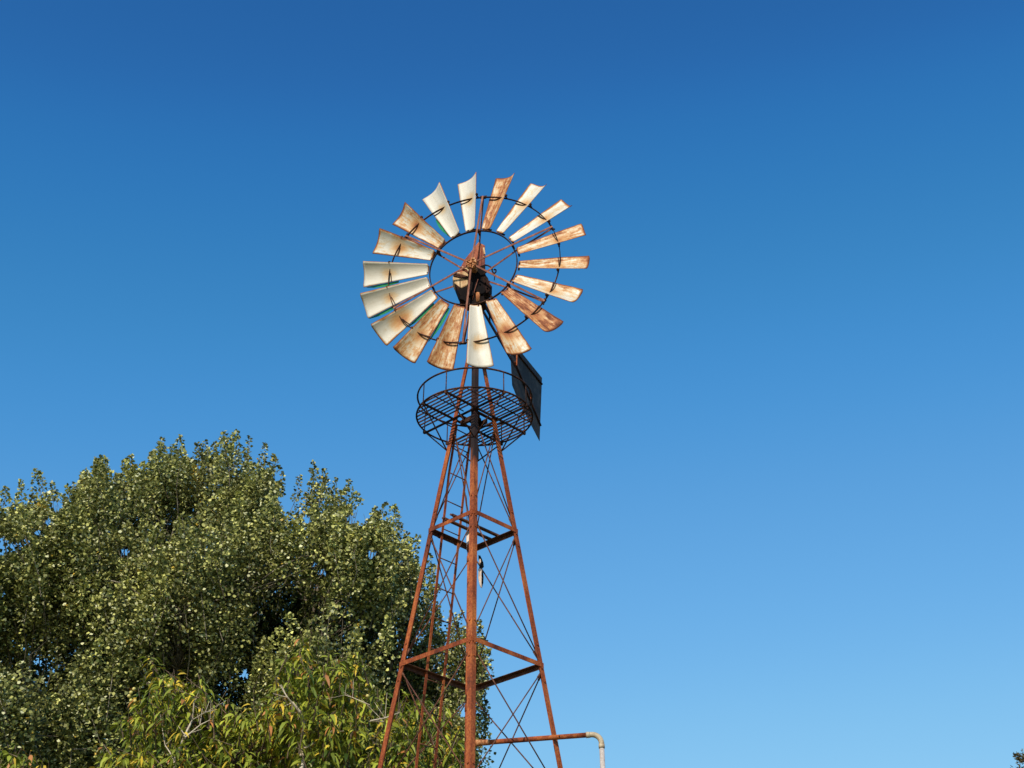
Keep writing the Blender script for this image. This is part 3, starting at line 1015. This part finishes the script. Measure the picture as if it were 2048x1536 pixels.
def poplar():
    r = np.random.default_rng(21)
    Y0 = 10.0
    sil = [(-420, 1420), (-330, 1160), (-150, 1010), (-60, 1010), (0, 1000), (40, 975), (75, 955), (98, 1000), (120, 1010), (190, 955), (240, 955), (290, 935), (325, 900), (370, 905), (410, 910), (470, 892), (500, 895), (545, 930),
           (575, 985), (625, 955), (665, 975), (705, 990), (690, 1050), (735, 1060), (755, 1035), (790, 1035), (805, 1090), (840, 1095), (865, 1150), (885, 1185), (915, 1250), (940, 1240), (955, 1275), (970, 1310), (945, 1340), (952, 1390),
           (950, 1440), (925, 1470), (940, 1520), (945, 1600), (910, 1800), (820, 2000), (500, 2080), (150, 2050), (-200, 1900), (-400, 1650)]
    sil = [(x, y + (34 if y < 1500 else 0)) for x, y in sil]
    poly = [tuple(at(x, y, Y0)[[0, 2]]) for x, y in sil]
    xs = [p[0] for p in poly]; zs_ = [p[1] for p in poly]
    M = 16000
    X = r.uniform(min(xs), max(xs), M); Z = r.uniform(min(zs_), max(zs_), M)
    ok = in_poly(X, Z, poly); X, Z = X[ok], Z[ok]
    d = edge_dist(X, Z, poly)
    T = 3.0 * np.sqrt(1 - (1 - np.minimum(d, 2.4) / 2.4) ** 2) + 0.1
    u = r.uniform(-1, 1, len(X)); u = np.where(r.random(len(X)) < 0.7, -np.abs(u) ** 0.5, np.abs(u))
    Y = Y0 + T * u
    P = np.stack([X, Y, Z], 1)
    P[:, 1] += np.where(u < 0, lumpy(P, 51, 1.9) * 2.2 * np.minimum(1, d / 1.2), 0)
    back = u > 0.12
    keep = (lumpy(P, 8, 2.3) + 0.25 * lumpy(P, 9, 5.0) > -0.01) | back
    # pockets of shade in the near side of the crown
    for (x, y, rad) in ((600, 1035, .55), (560, 1070, .45), (640, 1010, .3), (560, 1285, .75), (500, 1250, .55), (620, 1330, .6), (500, 1420, .5), (790, 1360, .55), (870, 1150, .3), (830, 1210, .4), (280, 1180, .4), (210, 1240, .35), (350, 1180, .3),
                        (480, 1340, .45), (660, 1250, .4), (215, 1400, .35), (60, 1090, .25), (720, 1190, .25), (60, 1420, .3), (900, 1385, .4), (240, 1520, .5), (420, 1210, .35)):
        c_ = at(x, y, Y0 - 1.6)
        for yy in (-1.6, -0.6, 0.3):
            c2 = at(x, y, Y0 + yy)
            keep &= (np.linalg.norm(P - c2 - np.array([0, 0, 0.3]), axis=1) > rad * 1.25) | back
    P = P[keep]
    low = P[:, 2] < at(500, 1620, Y0)[2]
    P = P[~low | (r.random(len(P)) < 0.35)][:3600]
    # tips that stand out of the outline
    tips = [(12, 975), (35, 990), (72, 938), (95, 985), (105, 975), (150, 965), (190, 922), (215, 918), (248, 922), (285, 925), (326, 876), (362, 872), (395, 885), (410, 882), (449, 870), (473, 862), (500, 872), (530, 888), (548, 910),
            (565, 945), (626, 924), (650, 935), (672, 955), (700, 956), (715, 985), (752, 1013), (773, 1005), (788, 1010), (800, 1045), (815, 1065), (838, 1070), (862, 1110), (866, 1130), (880, 1170), (905, 1215), (925, 1220), (958, 1240), (966, 1275),
            (968, 1275), (968, 1350), (960, 1330), (958, 1390), (955, 1470), (950, 1500), (962, 1520), (712, 1010), (-30, 1000), (-90, 990), (-150, 1030), (-230, 1080), (-300, 1150), (170, 950), (270, 930), (305, 905), (345, 890), (430, 885), (600, 950)]
    TP = np.array([at(x, y, Y0 + r.uniform(-0.4, 0.5)) for x, y in tips])
    TP = np.concatenate([TP, TP + np.array([0, 0, -0.22]) + r.normal(0, 1, TP.shape) * [0.11, 0.13, 0.04], TP + np.array([0, 0, -0.4]) + r.normal(0, 1, TP.shape) * [0.16, 0.2, 0.05]])
    P = np.concatenate([P, TP])
    isT = np.zeros(len(P), bool); isT[-len(TP):] = True
    cx = -3.9
    D = np.stack([0.10 * (P[:, 0] - cx) + r.normal(0, 0.22, len(P)), 0.13 * (P[:, 1] - Y0) + r.normal(0, 0.22, len(P)), np.ones(len(P))], 1)
    D[isT] = D[isT] * [0.5, 0.5, 1]
    D = unit(D)
    Ls = r.uniform(0.7, 1.3, len(P)); Rs = r.uniform(0.13, 0.23, len(P))
    Rs[isT] *= 0.75
    B = P - D * Ls[:, None]
    nl = (Ls * Rs * r.uniform(1000, 1500, len(P))).astype(int)
    idx = np.repeat(np.arange(len(P)), nl)
    n = len(idx)
    t = r.random(n) ** 0.85
    prof = np.minimum(1, (1 - t) * 2.2) ** 0.7 * (0.5 + 0.5 * np.minimum(1, t * 3))
    rr_ = Rs[idx] * prof * np.sqrt(r.random(n)) * r.uniform(0.7, 1.25, n)
    an = r.uniform(0, 2 * PI, n)
    a = unit(np.cross(D, np.tile([0.2, 1, 0.1], (len(D), 1)))); b = np.cross(D, a)
    rad = a[idx] * np.cos(an)[:, None] + b[idx] * np.sin(an)[:, None]
    Q = B[idx] + D[idx] * (t * Ls[idx])[:, None] + rad * rr_[:, None]
    Dl = unit(rad * 0.8 + r.normal(0, 0.5, (n, 3)) + np.array([0, 0, 0.1]))
    Nl = r.normal(0, 0.8, (n, 3)) + np.array([-0.1, -0.15, 0.85])
    Lg = r.uniform(0.040, 0.070, n); Wd = Lg * r.uniform(0.75, 0.95, n)
    keepl = np.ones(n, bool)
    wob = lumpy(Q, 70, 14.0)
    for (x, y, rad) in ((3, 1094, .18), (30, 1093, .12), (52, 1085, .09), (76, 1066, .08), (96, 1044, .08), (110, 1012, .11), (250, 1105, .10), (645, 1145, .10), (615, 1040, .09), (574, 1010, .14), (585, 985, .07), (722, 1032, .16),
                        (700, 1040, .09), (742, 1108, .10), (628, 1130, .07), (490, 1350, .10), (930, 1420, .16), (893, 1208, .15), (878, 1195, .10), (905, 1180, .2), (553, 955, .08), (560, 1000, .07), (632, 1175, .07), (800, 1125, .05), (905, 1215, .08), (2, 1190, .1)):
        c_ = at(x, y, Y0)
        dirv = c_ - CAM_POS; dirv /= np.linalg.norm(dirv)
        rel = Q - CAM_POS
        perp = np.linalg.norm(rel - (rel @ dirv)[:, None] * dirv, axis=1)
        keepl &= perp > rad * (1 + 0.55 * wob) * r.uniform(0.75, 1.3, n)
    Q, Dl, Nl, Lg, Wd, idx, rad = Q[keepl], Dl[keepl], Nl[keepl], Lg[keepl], Wd[keepl], idx[keepl], None
    n = len(Q)
    g = np.clip(r.random((n, 1)) * 0.85 + 0.22 * t[keepl][:, None], 0, 1)  # paler towards the shoot tips: sunlit highlight put into the leaf tint
    per = r.random((len(P), 1))[idx]
    tint = np.array([0.036, 0.060, 0.015]) * (1 - g ** 1.7) + np.array([0.58, 0.57, 0.18]) * g ** 1.8
    tint *= (0.6 + 0.75 * per)
    pale = r.random(n) < 0.10
    tint[pale] = np.array([0.60, 0.60, 0.34]) * r.uniform(0.8, 1.1, (pale.sum(), 1))
    # yellowing leaves gather on a few shoots
    yel = lumpy(Q, 31, 1.6) > 0.42
    ye = (r.random(n) < np.where(yel, 0.07, 0.003)) | ((r.random(len(P)) < 0.010)[idx] & (r.random(n) < 0.35))
    tint[ye] = np.array([0.62, 0.42, 0.06]) * r.uniform(0.6, 1.1, (ye.sum(), 1))
    root = empty('poplar_tree', (cx, Y0 + 0.3, 0))
    tag(root, 'large dense poplar with many upright leafy tips rising behind the windmill tower', 'tree')
    # dense heart of the crown, its shade painted in by darker leaf tint
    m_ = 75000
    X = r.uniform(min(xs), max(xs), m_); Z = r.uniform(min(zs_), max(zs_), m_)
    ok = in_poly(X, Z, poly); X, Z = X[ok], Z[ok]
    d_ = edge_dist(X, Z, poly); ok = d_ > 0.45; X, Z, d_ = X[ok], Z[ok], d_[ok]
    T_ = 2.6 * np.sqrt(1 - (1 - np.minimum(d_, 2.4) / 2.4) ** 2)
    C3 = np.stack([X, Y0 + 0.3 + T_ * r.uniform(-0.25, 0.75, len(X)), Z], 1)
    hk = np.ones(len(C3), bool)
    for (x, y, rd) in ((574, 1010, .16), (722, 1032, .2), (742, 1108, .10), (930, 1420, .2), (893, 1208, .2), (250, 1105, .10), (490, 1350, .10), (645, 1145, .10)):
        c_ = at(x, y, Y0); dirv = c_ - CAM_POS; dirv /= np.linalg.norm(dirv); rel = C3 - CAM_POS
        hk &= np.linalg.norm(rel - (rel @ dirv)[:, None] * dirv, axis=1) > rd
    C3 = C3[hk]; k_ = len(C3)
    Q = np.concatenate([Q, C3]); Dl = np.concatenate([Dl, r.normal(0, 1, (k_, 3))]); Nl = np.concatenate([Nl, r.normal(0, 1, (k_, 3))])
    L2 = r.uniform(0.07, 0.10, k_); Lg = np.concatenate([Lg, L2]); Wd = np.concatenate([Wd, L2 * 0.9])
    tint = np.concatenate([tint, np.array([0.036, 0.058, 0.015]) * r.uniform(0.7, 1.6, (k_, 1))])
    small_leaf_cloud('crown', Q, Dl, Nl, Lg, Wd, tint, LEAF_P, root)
    seg = []
    base = np.array([cx, Y0 + 0.3, 0.0])
    seg += bent(r, base + [0, 0, -0.1], base + [0.1, 0, 3.2], 0.42, 0.30, 5, 0.08)
    fork = base + [0.1, 0, 3.2]
    ends = []
    for k in range(16):
        an_ = k * 2.4
        rad_ = 1.0 + 2.2 * (k / 16)
        e = np.array([cx + rad_ * math.cos(an_) * 1.25, Y0 + 0.2 + rad_ * math.sin(an_) * 0.75, 9.8 + 2.2 * math.cos(k * 1.7) - 0.5 * rad_])
        ends.append(e)
        seg += bent(r, fork + r.normal(0, 0.06, 3), e, 0.15, 0.03, 8, 0.13)
    joints = np.array([s_[1] for s_ in seg[6:]])
    for i in range(0, len(P)):
        if r.random() < 0.55 or isT[i]:
            seg += bent(r, B[i], P[i], 0.0075, 0.002, 3, 0.10)
        if i % 3 == 0:
            j = joints[np.argmin(np.linalg.norm(joints - B[i] + np.array([0, 0, 0.8]), axis=1))]
            if np.linalg.norm(j - B[i]) < 2.6:
                seg += bent(r, j, B[i], 0.014, 0.007, 5, 0.16)
    stems('trunk', seg, BARKP, root)
    return n


def broadleaf(name, label, base, Y0, sil, seed, thick, nshoot, per_shoot, nx, lumps=-0.15, group=None, fruit=0):
    r = np.random.default_rng(seed)
    poly = [tuple(at(x, y, Y0)[[0, 2]]) for x, y in sil]
    xs = [p[0] for p in poly]; zs_ = [p[1] for p in poly]
    M = nshoot * 6
    X = r.uniform(min(xs), max(xs), M); Z = r.uniform(min(zs_), max(zs_), M)
    ok = in_poly(X, Z, poly); X, Z = X[ok], Z[ok]
    d = edge_dist(X, Z, poly)
    T = thick * np.sqrt(1 - (1 - np.minimum(d, 1.2) / 1.2) ** 2) + 0.08
    u = r.uniform(-1, 1, len(X)); u = np.sign(u) * np.abs(u) ** 0.7
    P = np.stack([X, Y0 + T * u, Z], 1)
    keep = (lumpy(P, seed + 1, 3.4) > lumps) & (r.random(len(P)) < 0.22 + d * 1.1)
    P = P[keep][:nshoot]
    c0 = np.array([base[0], base[1], P[:, 2].mean() - 0.8])
    out = unit(P - c0)
    D = unit(out * 0.8 + r.normal(0, 0.35, P.shape) + np.array([0, 0, 0.35]))
    Ls = r.uniform(0.18, 0.42, len(P))
    nl = r.integers(per_shoot - 5, per_shoot + 6, len(P))
    idx = np.repeat(np.arange(len(P)), nl); n = len(idx)
    t = r.random(n)
    B = P - D * Ls[:, None]
    an = r.uniform(0, 2 * PI, n)
    hor = np.stack([np.cos(an), np.sin(an), r.uniform(-1.1, 0.15, n)], 1)
    Q = B[idx] + D[idx] * (t * Ls[idx])[:, None] + hor * 0.03
    Dl = unit(hor + D[idx] * 0.35)
    Nl = np.array([0, -0.1, 1.0]) + r.normal(0, 0.55, (n, 3))
    Lg = r.uniform(0.062, 0.128, n); Wd = Lg * r.uniform(0.26, 0.38, n)
    g = r.random((n, 1))
    per = r.random((len(P), 1))[idx]
    mixv = np.clip(0.55 * g + 0.6 * per - 0.1, 0, 1)
    tint = (np.array([0.05, 0.095, 0.012]) * (1 - mixv) + np.array([0.46, 0.50, 0.05]) * mixv) * r.uniform(0.6, 1.1, (n, 1))
    ylw = (r.random(n) < 0.08) | ((per[:, 0] > 0.92) & (r.random(n) < 0.5))
    tint[ylw] = np.array([0.70, 0.50, 0.05]) * r.uniform(0.6, 1.05, (ylw.sum(), 1))
    brn = r.random(n) < 0.035
    tint[brn] = np.array([0.48, 0.20, 0.06]) * r.uniform(0.6, 1.1, (brn.sum(), 1))
    root = empty(name, (base[0], base[1], 0))
    tag(root, label, 'tree', group)
    leaf_cloud('crown', Q, Dl, Nl, Lg, Wd, tint, LEAF_W, root, droop=1.0)
    seg = bent(r, (base[0], base[1], -0.1), (base[0] + 0.15, base[1], c0[2] - 0.6), 0.13, 0.08, 6, 0.1)
    top = np.array([base[0] + 0.15, base[1], c0[2] - 0.6])
    js = []
    for k in range(nx):
        tgt = P[r.integers(len(P))] * 0.85 + top * 0.15
        st_ = top + np.array([0, 0, r.uniform(-1.2, 0.0)])
        b_ = bent(r, st_, tgt, 0.026, 0.006, 7, 0.22)
        seg += b_; js += [s_[1] for s_ in b_]
    js = np.array(js)
    for i in range(len(P)):
        seg.append((B[i], P[i], 0.008, 0.003))
        if i % 2 == 0:
            dd = np.linalg.norm(js - B[i], axis=1)
            j = js[np.argmin(dd)]
            if dd.min() < 0.55:
                seg += bent(r, j, B[i], 0.014, 0.007, 3, 0.16)
    stems('trunk', seg, BARKD, root)
    return root, r


poplar()

wal_sil = [(150, 1640), (205, 1520), (250, 1450), (265, 1370), (310, 1320), (345, 1325), (365, 1370), (420, 1370), (470, 1400), (500, 1430), (530, 1400), (560, 1330), (590, 1285), (650, 1275), (690, 1330), (715, 1300), (745, 1330), (760, 1390), (830, 1400),
           (880, 1395), (900, 1440), (930, 1470), (945, 1520), (950, 1650), (900, 1900), (700, 2050), (420, 2050), (220, 1850)]
wal, wr = broadleaf('walnut_tree', 'yellowing broadleaf tree with long drooping leaves growing between the poplar and the windmill', (-1.7, 3.2), 3.0, wal_sil, 5, 1.5, 2500, 18, 16)
# bare pale branches
mbs = []
r5 = np.random.default_rng(77)
dead_all = []


def px3(x, y, Y):
    return at(x, y, Y)


for (pts_, r0) in (([(602, 1560), (603, 1500), (607, 1450), (600, 1425), (585, 1405)], 0.036), ([(603, 1500), (640, 1480), (660, 1465)], 0.014), ([(600, 1425), (575, 1395), (560, 1370)], 0.012),
                   ([(345, 1600), (350, 1520), (370, 1470), (385, 1440), (388, 1405)], 0.02), ([(370, 1475), (400, 1450), (420, 1440)], 0.009), ([(385, 1440), (410, 1425), (430, 1420)], 0.007),
                   ([(740, 1442), (770, 1436), (800, 1425)], 0.009), ([(740, 1442), (768, 1444), (775, 1470)], 0.009), ([(740, 1410), (705, 1395), (690, 1390)], 0.006), ([(350, 1520), (330, 1490), (325, 1460)], 0.008)):
    dead = []
    dead_all.append(dead)
    P3 = [px3(x, y, 1.75 + 0.15 * math.sin(i_ * 2.1 + x)) for i_, (x, y) in enumerate(pts_)]
    for i_ in range(len(P3) - 1):
        f0 = 1 - i_ / len(P3) * 0.8; f1 = 1 - (i_ + 1) / len(P3) * 0.8
        dead.append((P3[i_], P3[i_ + 1], r0 * f0, r0 * f1))
        if r0 < 0.05:
            for _ in range(2):
                q = P3[i_ + 1] + r5.normal(0, 0.09, 3) + np.array([0, 0, 0.08])
                dead.append((P3[i_ + 1], q, r0 * f1 * 0.5, 0.002))
DEADM = rust_mat('bare_pale_bark', (0.30, 0.24, 0.17), (0.48, 0.41, 0.31), (0.62, 0.55, 0.44), 12, 0.85)
for dead in dead_all:
    stems('bare_branch', dead, DEADM, wal)
for (x, y) in ((262, 1385), (258, 1392), (270, 1402), (262, 1401), (338, 1384), (306, 1395), (268, 1378), (655, 1440), (668, 1447), (672, 1436), (560, 1460), (735, 1392), (338, 1372)):
    p = at(x, y, 1.9)
    MB().ball(p, 0.020, seg=8).build('fruit', BARK, wal)
FRUIT, N_, L_, P_ = mat('yellow_green_fruit')
P_.inputs['Base Color'].default_value = (0.55, 0.48, 0.16, 1); P_.inputs['Roughness'].default_value = 0.5
nn_ = N_.new('ShaderNodeTexNoise'); nn_.inputs['Scale'].default_value = 12
rp_ = ramp(N_, [(0.35, (0.40, 0.42, 0.10)), (0.6, (0.62, 0.48, 0.16)), (0.7, (0.6, 0.25, 0.12))]); L_.new(nn_.outputs[0], rp_.inputs[0]); L_.new(rp_.outputs[0], P_.inputs['Base Color'])
for o_ in wal.children:
    if o_.name.startswith('fruit'):
        o_.data.materials[0] = FRUIT

sm_sil = [(-260, 1700), (-230, 1540), (-150, 1470), (-60, 1455), (0, 1465), (30, 1480), (60, 1505), (110, 1525), (140, 1580), (150, 1700), (100, 1900), (-80, 1980), (-220, 1880)]
broadleaf('walnut_tree', 'small yellow green broadleaf treetop in the lower corner below the poplar', (-4.9, 2.2), 2.0, sm_sil, 9, 1.0, 700, 18, 8)


def dark_tree():
    r = np.random.default_rng(4)
    Y0 = 6.0
    c_ = at(2104, 1598, Y0)
    root = empty('cypress_tree', (c_[0], Y0, 0))
    tag(root, 'dark brown green treetop just showing in the lower corner opposite the poplar', 'tree')
    n = 170000
    # uneven rounded crown built of spiky sprays
    k = 1300
    dirs = unit(r.normal(0, 1, (k, 3)) + np.array([-0.25, 0, 0]))
    rad = r.uniform(0.55, 1.0, k)
    C_ = c_ + dirs * np.array([0.62, 0.62, 0.52]) * rad[:, None]
    C_[:950] = at(2215, 1790, Y0) + dirs[:950] * np.array([1.3, 1.3, 1.45]) * (rad[:950, None] * r.uniform(0.8, 1.05, (950, 1)))
    C_[0] = at(2019, 1508, Y0) + np.array([0.10, 0, -0.03]); dirs[0] = (-1, 0, .3)
    C_[1] = at(2024, 1516, Y0) + np.array([0.10, 0, -0.03]); dirs[1] = (-1, 0, .1)
    C_[2] = at(2008, 1536, Y0) + np.array([0.10, 0, -0.06]); dirs[2] = (-1, 0, .3)
    idx = r.integers(0, k, n)
    t = r.random(n)
    Q = C_[idx] + dirs[idx] * (t * 0.22 - 0.20)[:, None] + r.normal(0, 1, (n, 3)) * (0.060 * (1.2 - t))[:, None]
    Dl = unit(dirs[idx] + r.normal(0, 0.5, (n, 3)) + np.array([0, 0, .3]))
    Lg = r.uniform(0.03, 0.06, n); Wd = Lg * 0.35
    g = r.random((n, 1))
    tint = np.array([0.045, 0.04, 0.02]) * (1 - g) + np.array([0.16, 0.13, 0.06]) * g
    leaf_cloud('crown', Q, Dl, r.normal(0, 1, (n, 3)), Lg, Wd, tint, LEAF_C, root)
    seg = bent(r, (c_[0], Y0, -0.1), (c_[0] + 0.4, Y0, c_[2] - 0.4), 0.17, 0.05, 6, 0.03)
    for i in range(0, k, 4):
        seg.append((np.array([c_[0] + 0.4, Y0, c_[2] - 0.9]), C_[i] - dirs[i] * 0.1, 0.015, 0.005))
    stems('trunk', seg, BARKD, root)


dark_tree()
